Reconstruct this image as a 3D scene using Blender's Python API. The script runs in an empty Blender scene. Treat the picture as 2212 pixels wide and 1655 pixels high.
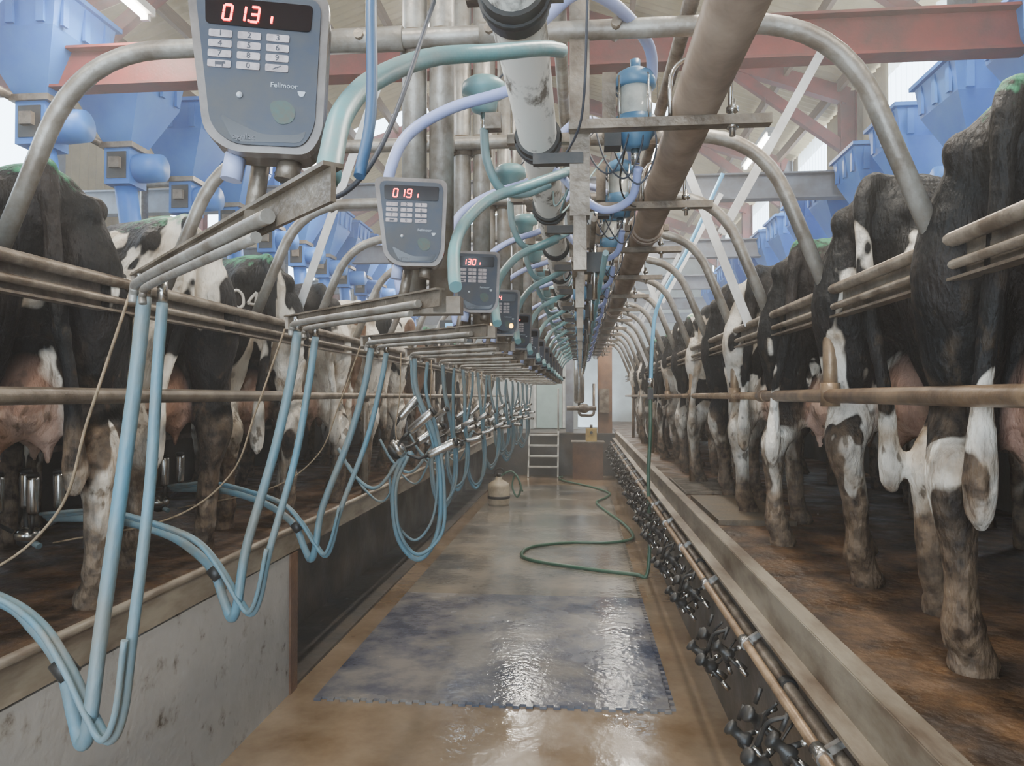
import bpy, math, random, time
from mathutils import Vector, Matrix, noise
random.seed(4)
T0=time.time()
E=1.65   # eye height above pit floor; geometry is authored relative to it
S=0.88   # stall pitch
# ------------------------------------------------------------------ materials
def M(name,c1,c2=None,scale=5,rough=.5,metal=0,bump=0,bscale=60,detail=5,stretch=(1,1,1),rough2=None,emit=0,lo=.35,hi=.65,c3=None):
    m=bpy.data.materials.new(name); m.use_nodes=True
    nt=m.node_tree; b=nt.nodes['Principled BSDF']
    b.inputs['Roughness'].default_value=rough; b.inputs['Metallic'].default_value=metal
    b.inputs['Base Color'].default_value=(*c1,1)
    tc=nt.nodes.new('ShaderNodeTexCoord'); mp=nt.nodes.new('ShaderNodeMapping')
    mp.inputs['Scale'].default_value=stretch
    nt.links.new(tc.outputs['Object'],mp.inputs[0])
    if c2:
        n=nt.nodes.new('ShaderNodeTexNoise'); n.inputs['Scale'].default_value=scale; n.inputs['Detail'].default_value=detail; n.inputs['Roughness'].default_value=.65
        nt.links.new(mp.outputs[0],n.inputs['Vector'])
        r=nt.nodes.new('ShaderNodeValToRGB'); r.color_ramp.elements[0].position=lo; r.color_ramp.elements[1].position=hi
        r.color_ramp.elements[0].color=(*c1,1); r.color_ramp.elements[1].color=(*c2,1)
        if c3:
            e=r.color_ramp.elements.new((lo+hi)/2); e.color=(*c3,1)
        nt.links.new(n.outputs[0],r.inputs[0]); nt.links.new(r.outputs[0],b.inputs['Base Color'])
        if rough2 is not None:
            n3=nt.nodes.new('ShaderNodeTexNoise'); n3.inputs['Scale'].default_value=scale*.8; n3.inputs['Detail'].default_value=4
            nt.links.new(mp.outputs[0],n3.inputs['Vector'])
            mr=nt.nodes.new('ShaderNodeMapRange'); mr.inputs[1].default_value=.4; mr.inputs[2].default_value=.6
            mr.inputs[3].default_value=rough; mr.inputs[4].default_value=rough2
            nt.links.new(n3.outputs[0],mr.inputs[0]); nt.links.new(mr.outputs[0],b.inputs['Roughness'])
    if bump:
        n2=nt.nodes.new('ShaderNodeTexNoise'); n2.inputs['Scale'].default_value=bscale; n2.inputs['Detail'].default_value=4
        nt.links.new(mp.outputs[0],n2.inputs['Vector'])
        bp=nt.nodes.new('ShaderNodeBump'); bp.inputs['Strength'].default_value=bump; bp.inputs['Distance'].default_value=.01
        nt.links.new(n2.outputs[0],bp.inputs['Height']); nt.links.new(bp.outputs[0],b.inputs['Normal'])
    if emit:
        b.inputs['Emission Color'].default_value=(*c1,1); b.inputs['Emission Strength'].default_value=emit
    return m
galv=M('galvanised_pipe',(.34,.325,.29),(.17,.14,.11),9,.42,.35,.25,40)
galvd=M('dirty_steel',(.26,.215,.165),(.09,.065,.045),7,.42,.45,.3,50)
rustpipe=M('stained_pipe',(.34,.23,.135),(.12,.075,.045),8,.4,.3,.3,40)
milkpipe=M('splashed_white_pipe',(.66,.64,.58),(.14,.12,.10),14,.4,.05,.15,50,lo=.52,hi=.64,stretch=(1,.5,1.6))
brownpipe=M('dusty_brown_pipe',(.33,.25,.19),(.18,.13,.095),4,.38,.3,.1,40)
stain=M('stainless',(.62,.62,.60),(.4,.38,.35),20,.22,.95)
black=M('black_rubber',(.012,.013,.014),(.035,.030,.025),20,.45)
teal=M('teal_hose_rubber',(.12,.30,.32),(.21,.27,.26),5,.4,0,.1,60)
lav=M('lilac_hose_pvc',(.27,.33,.64),(.36,.40,.60),5,.4)
blueh=M('blue_hose_rubber',(.085,.19,.25),(.15,.165,.155),6,.5,0,.25,60,stretch=(1,1,.5),lo=.38,hi=.64)
darkblue=M('dark_blue_hose',(.03,.08,.16),None,rough=.45)
cable=M('cable_sheath',(.04,.045,.06),None,rough=.5)
binblue=M('hopper_blue_plastic',(.012,.115,.46),(.04,.17,.48),3,.5)
capblue=M('meter_cap_blue',(.05,.15,.28),(.09,.19,.28),8,.4)
clear=M('meter_body_cloudy',(.50,.50,.45),(.30,.31,.28),12,.15)
red=M('red_oxide_beam',(.22,.038,.028),(.12,.038,.028),4,.5,0,.1)
grey=M('grey_steel_and_haze',(.20,.22,.26),(.13,.125,.13),4,.5,.1)  # plain grey steel; on the farther beams it paints in haze
alu=M('pale_angle_strut',(.62,.63,.63),(.44,.43,.42),5,.4,.3)
cordm=M('rope_fibre',(.28,.20,.12),(.14,.10,.06),40,.9)
term=M('terminal_case',(.075,.065,.06),(.14,.11,.09),10,.3)
termedge=M('terminal_cover_rim',(.20,.17,.15),(.11,.09,.08),12,.25)
panel=M('terminal_panel',(.010,.020,.045),(.040,.038,.038),9,.35,rough2=.5)
scr=M('screen_black',(.006,.003,.004),None,rough=.15)
led=M('red_segment',(1,.03,.03),None,emit=10)
amber=M('amber_lamp',(1,.5,.02),None,emit=7)
key=M('keypad_key',(.42,.36,.36),(.25,.21,.21),60,.4)
ink=M('key_print',(.03,.03,.04),None,rough=.5)
pale=M('label_print',(.35,.38,.42),None,rough=.5)
faint=M('moulded_print',(.10,.10,.11),None,rough=.5)
smudge=M('green_muck_smudge',(.02,.07,.065),(.05,.05,.035),60,.5)
cream=M('cream_plastic',(.50,.42,.30),(.30,.24,.16),8,.4)
greenh=M('green_hose',(.03,.10,.06),(.06,.12,.08),8,.35)
skyh=M('sky_blue_hose',(.14,.40,.62),None,rough=.4)
tubelamp=M('fluorescent_glass',(1,.97,.9),None,emit=45)
white=M('white_paint',(.62,.62,.58),(.4,.38,.34),5,.5)
yellow=M('yellow_plastic',(.5,.36,.10),(.3,.2,.07),8,.5)
concL=M('wall_render_grey',(.09,.07,.05),(.34,.325,.30),10,.4,0,.35,30,rough2=.65,lo=.30,hi=.44,c3=(.27,.25,.22))
concD=M('dark_concrete',(.040,.038,.036),(.09,.068,.048),2.5,.35,0,.3,25,rough2=.6)  # darker tone for the under-kerb recess and the low walls
kerb=M('kerb_steel',(.31,.265,.20),(.10,.065,.04),6,.45,.1,.25,40,stretch=(1,.3,1),lo=.38,hi=.66)
platf=M('muck_and_shade_platform',(.115,.062,.027),(.030,.017,.009),6,.36,0,1.0,35,rough2=.8,lo=.35,hi=.60)  # brown muck, darkened overall to stand for shade beneath the cows
brownedge=M('brown_stained_concrete',(.19,.10,.05),(.10,.05,.03),4,.45,0,.3)
rubber=M('platform_rubber',(.07,.06,.045),(.13,.09,.05),8,.5,0,.4)
cladd=M('cream_cladding',(.52,.42,.25),(.38,.30,.18),3,.6)
roofm=M('cream_roof_lining',(.58,.44,.24),(.44,.33,.17),1.6,.7,0,.1,20)
farw=M('far_wall_paint',(.42,.45,.43),(.30,.31,.29),2,.5)
wood=M('timber_purlin',(.20,.11,.055),(.12,.065,.035),8,.7,stretch=(4,.4,4))
doorm=M('pale_green_door',(.36,.46,.42),(.28,.36,.33),3,.4); lcd=M('lcd_blue',(.12,.35,.6),emit=1.2)
brand=M('freeze_brand_white',(.66,.62,.56))
floorm=M('wet_pit_floor',(.125,.080,.042),(.24,.18,.12),2.2,.03,0,.30,12,detail=9,rough2=.26,lo=.34,hi=.68)
matm=M('blue_rubber_mat_wet',(.028,.036,.068),(.20,.185,.170),2.0,.04,0,.3,22,detail=9,rough2=.30,lo=.34,hi=.60,c3=(.095,.096,.115))  # tan share paints wet reflections into the blue-grey rubber
matfar=M('rubber_mat_wet_reflection',(.075,.078,.078),(.22,.19,.15),1.6,.03,0,.3,22,detail=9,rough2=.26,lo=.34,hi=.60)  # tan-grey colour stands in for wet reflections on the farther mat
def translucent():
    m=bpy.data.materials.new('translucent_sheet'); m.use_nodes=True; nt=m.node_tree
    b=nt.nodes['Principled BSDF']; nt.nodes.remove(b)
    o=nt.nodes['Material Output']; t=nt.nodes.new('ShaderNodeBsdfTranslucent'); t.inputs[0].default_value=(.85,.95,1,1)
    tr=nt.nodes.new('ShaderNodeBsdfTransparent'); mx=nt.nodes.new('ShaderNodeMixShader'); mx.inputs[0].default_value=.6
    nt.links.new(t.outputs[0],mx.inputs[1]); nt.links.new(tr.outputs[0],mx.inputs[2]); nt.links.new(mx.outputs[0],o.inputs[0])
    return m
transl=translucent()
# ------------------------------------------------------------------ mesh builder
def catmull(p,n=8):
    p=[Vector(q) for q in p]; q=[2*p[0]-p[1]]+p+[2*p[-1]-p[-2]]; out=[]
    for i in range(1,len(q)-2):
        a,b,c,d=q[i-1:i+3]
        for k in range(n):
            t=k/n
            out.append(.5*((2*b)+(c-a)*t+(2*a-5*b+4*c-d)*t*t+(3*b-a-3*c+d)*t**3))
    out.append(q[-2]); return out
def fillet(p,r,n=6):
    p=[Vector(q) for q in p]; out=[p[0]]
    for i in range(1,len(p)-1):
        a=(p[i-1]-p[i]); c=(p[i+1]-p[i]); rr=min(r,a.length*.49,c.length*.49)
        A=p[i]+a.normalized()*rr; C=p[i]+c.normalized()*rr
        for k in range(n+1):
            t=k/n; out.append((1-t)**2*A+2*t*(1-t)*p[i]+t*t*C)
    out.append(p[-1]); return out
def roundpoly(p,r,n=5):
    p=[Vector((x,0,z)) for x,z in p]; out=[]
    for i in range(len(p)):
        b=p[i]; a=p[i-1]-b; c=p[(i+1)%len(p)]-b; rr=min(r,a.length*.45,c.length*.45)
        A=b+a.normalized()*rr; C=b+c.normalized()*rr
        for k in range(n+1):
            t=k/n; q=(1-t)**2*A+2*t*(1-t)*b+t*t*C; out.append((q.x,q.z))
    return out
TXT={}
def textgeo(t,size):
    k=(t,size)
    if k not in TXT:
        cu=bpy.data.curves.new('t','FONT'); cu.body=t; cu.size=size; cu.align_x='CENTER'; cu.align_y='CENTER'; cu.extrude=.0003; cu.resolution_u=2
        ob=bpy.data.objects.new('t',cu); bpy.context.collection.objects.link(ob)
        dg=bpy.context.evaluated_depsgraph_get(); me=ob.evaluated_get(dg).to_mesh()
        TXT[k]=([tuple(v.co) for v in me.vertices],[tuple(p.vertices) for p in me.polygons])
        ob.evaluated_get(dg).to_mesh_clear(); bpy.data.objects.remove(ob); bpy.data.curves.remove(cu)
    return TXT[k]
for t in '0123456789': textgeo(t,.011)
textgeo('Fellmoor',.0095); textgeo('agrilac',.011)
class MB:
    def __init__(s): s.v=[];s.f=[];s.mi=[];s.sm=[];s.mats=[]
    def idx(s,m):
        if m not in s.mats: s.mats.append(m)
        return s.mats.index(m)
    def add(s,vs,fs,m,smooth=False):
        o=len(s.v); i=s.idx(m); s.v+= [tuple(v) for v in vs]
        for f in fs: s.f.append(tuple(a+o for a in f)); s.mi.append(i); s.sm.append(smooth)
    def tube(s,pts,r,m,seg=10,cap=True):
        pts=[Vector(p) for p in pts]; n=len(pts)
        R=r if isinstance(r,(list,tuple)) else [r]*n
        tn=[]
        for i in range(n):
            d=pts[min(i+1,n-1)]-pts[max(i-1,0)]; tn.append(d.normalized() if d.length>1e-9 else Vector((0,0,1)))
        u=tn[0].orthogonal().normalized(); vs=[];fs=[]
        for i in range(n):
            if i: 
                u=u-tn[i]*u.dot(tn[i]); u.normalize()
            w=tn[i].cross(u)
            for k in range(seg):
                a=2*math.pi*k/seg; vs.append(pts[i]+R[i]*(math.cos(a)*u+math.sin(a)*w))
        for i in range(n-1):
            for k in range(seg):
                k2=(k+1)%seg; fs.append((i*seg+k,i*seg+k2,(i+1)*seg+k2,(i+1)*seg+k))
        s.add(vs,fs,m,True)
        if cap:
            o=len(s.v)-len(vs); i=s.idx(m)
            s.f.append(tuple(o+k for k in reversed(range(seg)))); s.mi.append(i); s.sm.append(False)
            s.f.append(tuple(o+(n-1)*seg+k for k in range(seg))); s.mi.append(i); s.sm.append(False)
    def box(s,c,z,m,rot=None):
        c=Vector(c); vs=[]
        for x in (-.5,.5):
            for y in (-.5,.5):
                for w in (-.5,.5):
                    p=Vector((x*z[0],y*z[1],w*z[2])); 
                    if rot: p=rot@p
                    vs.append(c+p)
        s.add(vs,[(0,1,3,2),(4,6,7,5),(0,4,5,1),(2,3,7,6),(0,2,6,4),(1,5,7,3)],m)
    def bar(s,a,b,w,h,m,up=(0,0,1)):
        a=Vector(a);b=Vector(b);d=b-a; x=d.normalized(); y=Vector(up).cross(x).normalized(); z=x.cross(y)
        s.box((a+b)/2,(d.length,w,h),m,Matrix((x,y,z)).transposed())
    def lathe(s,o,prof,m,seg=20,rot=None):
        o=Vector(o); vs=[];fs=[]
        for r,z in prof:
            for k in range(seg):
                a=2*math.pi*k/seg; p=Vector((r*math.cos(a),r*math.sin(a),z))
                if rot: p=rot@p
                vs.append(o+p)
        for i in range(len(prof)-1):
            for k in range(seg):
                k2=(k+1)%seg; fs.append((i*seg+k,i*seg+k2,(i+1)*seg+k2,(i+1)*seg+k))
        fs.append(tuple(reversed(range(seg)))); fs.append(tuple((len(prof)-1)*seg+k for k in range(seg)))
        s.add(vs,fs,m,True)
    def ell(s,c,r,m,seg=16,rings=10,rot=None):
        c=Vector(c); vs=[];fs=[]
        for i in range(rings+1):
            t=math.pi*i/rings
            for k in range(seg):
                a=2*math.pi*k/seg; p=Vector((r[0]*math.sin(t)*math.cos(a),r[1]*math.sin(t)*math.sin(a),r[2]*math.cos(t)))
                if rot:p=rot@p
                vs.append(c+p)
        for i in range(rings):
            for k in range(seg):
                k2=(k+1)%seg; fs.append((i*seg+k,(i+1)*seg+k,(i+1)*seg+k2,i*seg+k2))
        s.add(vs,fs,m,True)
    def prism(s,poly,y0,y1,m,T=None):
        n=len(poly); vs=[(x,y0,z) for x,z in poly]+[(x,y1,z) for x,z in poly]
        if T: vs=[T@Vector(v) for v in vs]
        fs=[tuple(range(n)),tuple(reversed(range(n,2*n)))]+[(i,i+n,(i+1)%n+n,(i+1)%n) for i in range(n)]
        s.add(vs,fs,m)
    def text(s,t,size,pos,m):
        V,F=textgeo(t,size)
        s.add([(v[0]+pos[0],-v[2]+pos[1],v[1]+pos[2]) for v in V],F,m)
    def mesh(s,name):
        me=bpy.data.meshes.new(name); me.from_pydata(s.v,[],s.f)
        for m in s.mats: me.materials.append(m)
        me.polygons.foreach_set('material_index',s.mi); me.polygons.foreach_set('use_smooth',s.sm); me.update(); return me
    def build(s,name,loc=(0,0,E),parent=None):
        o=bpy.data.objects.new(name,s.mesh(name)); o.location=loc; bpy.context.collection.objects.link(o)
        if parent:o.parent=parent
        return o
def dup(o,dy,dx=0,dz=0):
    c=o.copy(); c.location=(o.location.x+dx,o.location.y+dy,o.location.z+dz); bpy.context.collection.objects.link(c); return c
# ------------------------------------------------------------------ cows (meshes first, while the scene is light)
def cow_mat(name,seed,thr,green=False,brown=False):
    m=bpy.data.materials.new(name); m.use_nodes=True; nt=m.node_tree; N=nt.nodes; Lk=nt.links.new
    bs=N['Principled BSDF']; bs.inputs['Roughness'].default_value=.65; bs.inputs['Specular IOR Level'].default_value=.25
    tc=N.new('ShaderNodeTexCoord'); sx=N.new('ShaderNodeSeparateXYZ'); Lk(tc.outputs['Object'],sx.inputs[0])
    def math_(op,a,b_=None,c=None):
        n=N.new('ShaderNodeMath'); n.operation=op; n.use_clamp=False
        for i,q in enumerate((a,b_,c)):
            if q is None: continue
            if isinstance(q,(int,float)): n.inputs[i].default_value=q
            else: Lk(q,n.inputs[i])
        return n.outputs[0]
    def ramp(v,a,b_):
        n=N.new('ShaderNodeMapRange'); n.inputs[1].default_value=a; n.inputs[2].default_value=b_; Lk(v,n.inputs[0]); return n.outputs[0]
    def nz(scale,det,off=0,dist=0,vec=(1,1,1)):
        mp=N.new('ShaderNodeMapping'); mp.inputs['Location'].default_value=(seed*3.1+off,seed*1.7,seed*.9); mp.inputs['Scale'].default_value=vec
        Lk(tc.outputs['Object'],mp.inputs[0]); n=N.new('ShaderNodeTexNoise'); n.inputs['Scale'].default_value=scale; n.inputs['Detail'].default_value=det; n.inputs['Distortion'].default_value=dist
        Lk(mp.outputs[0],n.inputs['Vector']); return n.outputs[0]
    def mix(f,a,b_):
        n=N.new('ShaderNodeMix'); n.data_type='RGBA'
        Lk(f,n.inputs[0])
        for i,q in ((6,a),(7,b_)):
            if isinstance(q,tuple): n.inputs[i].default_value=(*q,1)
            else: Lk(q,n.inputs[i])
        return n.outputs[2]
    X,Y,Z=sx.outputs[0],sx.outputs[1],sx.outputs[2]
    p=nz(2.6,3,0,.5,(1,1,.6)); legw=math_('MULTIPLY',ramp(Z,.95,.5),.145)
    p=math_('ADD',p,legw); f=ramp(p,thr-.008,thr+.008)
    fine=nz(60,3,5,0,(1,1,.35))
    darkc=mix(ramp(nz(5,5,9),.45,.80),(.005,.005,.005),(.026,.019,.016)) if not brown else mix(ramp(nz(5,5,9),.35,.7),(.11,.055,.028),(.20,.12,.07))
    whitec=mix(ramp(nz(7,6,3),.44,.70),(.78,.72,.62),(.36,.27,.18))
    col=mix(f,darkc,whitec)
    def sq(v,c,r): 
        a=math_('DIVIDE',math_('SUBTRACT',v,c),r); return math_('MULTIPLY',a,a)
    d=math_('ADD',math_('ADD',sq(X,.34,.27),sq(Y,0,.125)),sq(Z,.60,.25))
    ud=math_('MULTIPLY',ramp(d,1.25,.85),.85)
    col=mix(ud,col,mix(ramp(nz(4,5,2),.3,.7),(.52,.31,.23),(.28,.155,.105)))
    dirt=math_('MULTIPLY',ramp(math_('ADD',Z,math_('MULTIPLY',nz(8,7,7,0,(1,1,.55)),-1.25)),.02,-.34),.95)
    col=mix(dirt,col,mix(ramp(nz(25,5,4),.35,.6),(.030,.018,.011),(.15,.10,.062)))
    sp=math_('MULTIPLY',ramp(nz(20,6,11,0,(1,1,.6)),.585,.64),ramp(Z,1.1,.5))
    col=mix(math_('MULTIPLY',sp,.8),col,(.070,.045,.025))
    if green:
        g=math_('MULTIPLY',ramp(math_('ADD',Z,math_('MULTIPLY',nz(30,5),.22)),1.48,1.53),ramp(X,.35,.15))
        col=mix(math_('MULTIPLY',g,.8),col,(.05,.26,.13))
    Lk(col,bs.inputs['Base Color'])
    bp=N.new('ShaderNodeBump'); bp.inputs['Strength'].default_value=.8; bp.inputs['Distance'].default_value=.016
    Lk(math_('ADD',fine,math_('MULTIPLY',nz(14,5,1),1.5)),bp.inputs['Height']); Lk(bp.outputs[0],bs.inputs['Normal'])
    return m
def cow_mesh(name,tail=.03,step=0):
    b=MB(); m=black
    secs=[(-.03,1.27,.05,.06),(.0,1.25,.12,.12),(.05,1.21,.175,.21),(.15,1.16,.215,.28),(.3,1.12,.24,.325),(.46,1.11,.26,.345),(.62,1.05,.28,.39),(.85,1.0,.345,.44),(1.1,.99,.36,.45),(1.35,1.01,.29,.42),(1.55,1.05,.22,.37),(1.7,1.1,.16,.28),(1.8,1.13,.09,.17)]
    seg=28; vs=[];fs=[]
    for x,z,w,h in secs:
        for k in range(seg):
            a=2*math.pi*k/seg; c,s_=math.cos(a),math.sin(a); n=2.4
            yy=math.copysign(abs(c)**(2/n),c)*w; zz=math.copysign(abs(s_)**(2/n),s_)*h
            if s_>0: zz*=1-.12*abs(yy/w)**2
            vs.append((x,yy,z+zz))
    for i in range(len(secs)-1):
        for k in range(seg): k2=(k+1)%seg; fs.append((i*seg+k,i*seg+k2,(i+1)*seg+k2,(i+1)*seg+k))
    fs.append(tuple(reversed(range(seg)))); fs.append(tuple((len(secs)-1)*seg+k for k in range(seg)))
    b.add(vs,fs,m,True)
    for sy in (-1,1):
        b.ell((.48,sy*.25,1.38),(.11,.055,.06),m); b.ell((.03,sy*.13,1.28),(.06,.045,.065),m)
        b.ell((.28,sy*.165,1.04),(.25,.125,.33),m)
        st=step*sy*.06
        b.tube(catmull([(.30,sy*.16,1.12),(.30,sy*.185,.90),(.24,sy*.19,.72),(.10,sy*.175,.56),(.045+st*.5,sy*.165,.49),(.06+st*.8,sy*.165,.36),(.075+st,sy*.165,.22),(.085+st,sy*.165,.13),(.12+st,sy*.165,.06),(.14+st,sy*.165,.0)],4),
           [r for r in [.17]*4+[.16,.15,.14,.13]+[.118,.108,.096,.086]+[.077,.073,.070,.067]+[.063,.058,.054,.051]+[.048,.046,.045,.044]+[.044,.044,.046,.049]+[.052,.052,.050,.050]+[.052,.056,.060,.063]+[.065]],m,14)
        b.tube(catmull([(.05,sy*.125,1.22),(.055,sy*.15,1.0),(.10,sy*.165,.80),(.11,sy*.17,.64),(.055+st*.3,sy*.165,.52)],4),[.07,.085,.10,.105,.11,.11,.105,.10,.095,.085,.072,.06,.052,.045,.04,.035,.03],m,12)
        b.tube(catmull([(1.38,sy*.17,1.0),(1.36,sy*.19,.75),(1.36,sy*.18,.60),(1.37,sy*.175,.44),(1.36,sy*.175,.30),(1.36,sy*.175,.13),(1.39,sy*.175,.05),(1.41,sy*.175,.0)],3),
           [.15,.14,.12,.11,.095,.08,.07,.06,.056,.056,.054,.048,.042,.038,.038,.04,.044,.046,.048,.052,.055,.06],m,12)
        b.ell((2.10,sy*.17,1.20),(.03,.09,.05),m)
    b.tube(catmull([(1.5,0,1.12),(1.75,0,1.14),(1.95,0,1.13),(2.12,0,1.12)],4),[.30,.28,.26,.24,.22,.21,.2,.19,.18,.17,.16,.15,.14],m,18)
    b.tube(catmull([(2.05,0,1.15),(2.2,0,1.08),(2.36,0,.95),(2.50,0,.84),(2.54,0,.81)],4),[.11,.125,.13,.125,.12,.115,.105,.095,.088,.08,.075,.075,.075,.07,.065,.05,.04],m,16)
    b.ell((.36,0,.73),(.22,.15,.19),m); b.ell((.24,0,.67),(.12,.115,.13),m); b.ell((.47,0,.67),(.13,.12,.12),m)
    for x in (.24,.42):
        for sy in (-1,1): b.ell((x,sy*.06,.585),(.07,.062,.07),m); b.tube([(x,sy*.068,.55),(x,sy*.072,.50),(x,sy*.072,.455)],[.021,.018,.013],m,10)
    b.tube(catmull([(.06,0,1.38),(-.03,0,1.38),(-.075,0,1.27),(-.075,tail*.3,1.0),(-.065,tail,.75),(-.06,tail*1.2,.6),(-.055,tail*1.3,.46),(-.05,tail*1.3,.38)],4),
        [.05,.045,.042,.04]+[.036,.034,.032,.031]+[.03,.029,.028,.027]+[.026,.026,.025,.025]+[.025,.025,.027,.03]+[.034,.036,.038,.038]+[.036,.032,.027,.02]+[.012],m,10)
    me=b.mesh(name); o=bpy.data.objects.new(name,me); bpy.context.collection.objects.link(o)
    r=o.modifiers.new('r','REMESH'); r.mode='VOXEL'; r.voxel_size=.0145; r.use_smooth_shade=True
    s_=o.modifiers.new('s','SMOOTH'); s_.factor=.5; s_.iterations=5
    dg=bpy.context.evaluated_depsgraph_get(); me2=bpy.data.meshes.new_from_object(o.evaluated_get(dg)); me2.name=name
    bpy.data.objects.remove(o)
    dv=[]
    for v in me2.vertices:
        n=noise.noise(v.co*5.5)*.012+noise.noise(v.co*18)*.0035
        if v.co.z<.06: n=0
        dv.append(v.co+v.normal*n)
    for v,c in zip(me2.vertices,dv): v.co=c
    me2.polygons.foreach_set('use_smooth',[True]*len(me2.polygons))
    if not len(me2.materials): me2.materials.append(black)
    return me2
cm=[cow_mesh('holstein_cow',.05,0),cow_mesh('holstein_cow_b',-.06,1),cow_mesh('holstein_cow_c',.10,-1)]
mats={}
def gm(seed,thr,green=False,brown=False):
    k=(seed,thr,green,brown)
    if k not in mats: mats[k]=cow_mat('cow_hide_%d'%len(mats),seed,thr,green,brown)
    return mats[k]
def place(i,side,x,y,thr,seed,green=False,brown=False,sc=1.0,ang=50):
    me=cm[i%3]; o=bpy.data.objects.new('holstein_cow',me); bpy.context.collection.objects.link(o)
    o.scale=(sc,sc,sc)
    o.location=(x,y,E-.752); a=math.radians(90-ang) if side>0 else math.radians(90+ang)
    o.rotation_euler=(0,0,a)
    o.material_slots[0].link='OBJECT'; o.material_slots[0].material=gm(seed,thr,green,brown)
    return o
right=[(.60,7,1),(.59,2,0),(.60,5,1),(.56,9,0),(.54,12,0),(.51,14,0),(.57,16,1),(.53,18,0)]
for k in range(-1,14):
    t,s_,g=right[k%8] if k>=0 else (.60,3,0)
    place(k,1,1.07,1.91+S*k,t,s_,bool(g),False,1.08+.02*math.sin(k*2.1),50+3*math.sin(k*1.7))
left=[(.66,21,1),(.55,31,1),(.60,33,1),(.51,24,0),(.49,25,0),(.55,26,0),(.51,27,0)]
for k in range(-1,14):
    t,s_,g=left[k%7] if k>=0 else (.68,4,0)
    c=place(k+1,-1,-1.79,2.32+S*k,t,s_,bool(g),k in(4,6),1.09+.02*math.sin(k*1.3),50+3*math.sin(k*2.3))
    if k==2: c04=c
bpy.context.view_layer.update()
def strokes(b,o,lines,y0,z0,h):
    for ln in lines:
        pts=[]
        L=catmull([(p[0],0,p[1]) for p in ln],5)
        for p in L:
            org=Vector((-.6,y0-p.x*h,z0+p.z*h)); ok,loc,nor,_=o.ray_cast(org,Vector((1,0,0)))
            if ok: pts.append(loc+nor*.003)
        if len(pts)>2: b.tube(pts,.008,brand,6)
b=MB()
strokes(b,c04,[[(.3,0),(.05,.25),(.05,.75),(.3,1),(.55,.75),(.55,.25),(.3,0)]],.185,1.12,.095)
strokes(b,c04,[[(.6,0),(.6,.5),(.6,1)],[(.6,1),(.3,.65),(.05,.35)],[(.05,.35),(.4,.33),(.8,.35)]],.113,1.12,.095)
nb=b.build('freeze_brand_04',(0,0,0)); nb.parent=c04
print('cows done',time.time()-T0)
# ------------------------------------------------------------------ shell
Y0,Y1=-2.5,15.4
b=MB(); b.box((-.6,(Y0+15.45)/2,-1.70),(2.82,15.45-Y0,.1),floorm); b.build('floor')
b=MB()
mw=(-1.44,.47); ym=6.1
b.box(((mw[0]+mw[1])/2,(3.95+ym)/2,-1.643),(mw[1]-mw[0],ym-3.95,.014),matm)
b.box(((mw[0]+mw[1])/2,(ym+13.6)/2,-1.643),(mw[1]-mw[0],13.6-ym,.014),matfar)
x=mw[0]+.02
while x<mw[1]: b.box((x,3.938,-1.643),(.036,.03,.014),matm); x+=.072
y=3.98
while y<13.5: b.box((mw[1]+.012,y,-1.643),(.03,.036,.014),matm if y<ym else matfar); y+=.072
b.build('interlocking_rubber_mat')
b=MB()
b.box((-1.69,(Y0+4.0)/2,-1.265),(.17,4.0-Y0,.77),concL)
b.box((-1.69,4.04,-1.265),(.19,.10,.77),brownedge)
b.box((-2.05,(4.09+Y1)/2,-1.265),(.12,Y1-4.09,.77),concD)
b.box((-1.86,(4.09+Y1)/2,-1.64),(.5,Y1-4.09,.02),concD)
b.build('wall_left_pit')
b=MB(); b.box((-3.75,(Y0+21.9)/2,-.81),(4.20,21.9-Y0,.12),platf); b.build('platform_left')
b=MB()
b.box((-1.61,(Y0+Y1)/2,-.81),(.02,Y1-Y0,.12),kerb)
b.tube([(-1.60,Y0,-.742),(-1.60,Y1,-.742)],.016,kerb)
b.build('kerb_left')
b=MB(); b.box((.80,(Y0+Y1)/2,-1.265),(.10,Y1-Y0,.79),concD); b.build('wall_right_pit')
b=MB(); b.box((2.30,(Y0+21.9)/2,-.81),(3.06,21.9-Y0,.12),platf); b.build('platform_right')
b=MB()
b.box((.722,(Y0+Y1)/2,-.80),(.02,Y1-Y0,.13),kerb)
b.box((.745,(Y0+Y1)/2,-.738),(.06,Y1-Y0,.012),kerb)
b.box((.69,(Y0+Y1)/2,-.865),(.07,Y1-Y0,.012),kerb)
b.build('kerb_right')
b=MB(); b.box((1.02,4.95,-.735),(.44,1.1,.03),rubber); b.build('platform_rubber_pad')
b=MB()
for i in range(22): b.box((.99,5.75+i*.045,-.738),(.4,.012,.018),galvd)
for xx in (.8,1.0,1.19): b.box((xx,6.22,-.738),(.012,1.0,.018),galvd)
b.build('drain_grating')
def corr(name,x,y0,y1,z0,z1,m,amp=.02,pitch=.15,holes=()):
    b=MB(); n=int((y1-y0)/(pitch/4)); 
    def z_at(i): return x+amp*math.sin(i*math.pi/2)
    for i in range(n):
        ya=y0+i*pitch/4; yb=ya+pitch/4; mm=m
        segs=[(z0,z1,m)]
        for h0,h1,hz in holes:
            if h0<ya<h1: segs=[(z0,hz,m),(hz,z1,transl)]
        for a,c,mm in segs: b.add([(z_at(i),ya,a),(z_at(i+1),yb,a),(z_at(i+1),yb,c),(z_at(i),ya,c)],[(0,1,2,3)],mm,False)
    return b.build(name)
corr('wall_right',3.9,Y0,22,-.85,4.3,cladd,holes=[(4.2,5.6,.6),(8.1,9.7,.6),(12.0,13.6,.6),(15.6,17.6,.6),(19,20.5,.6)])
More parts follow.
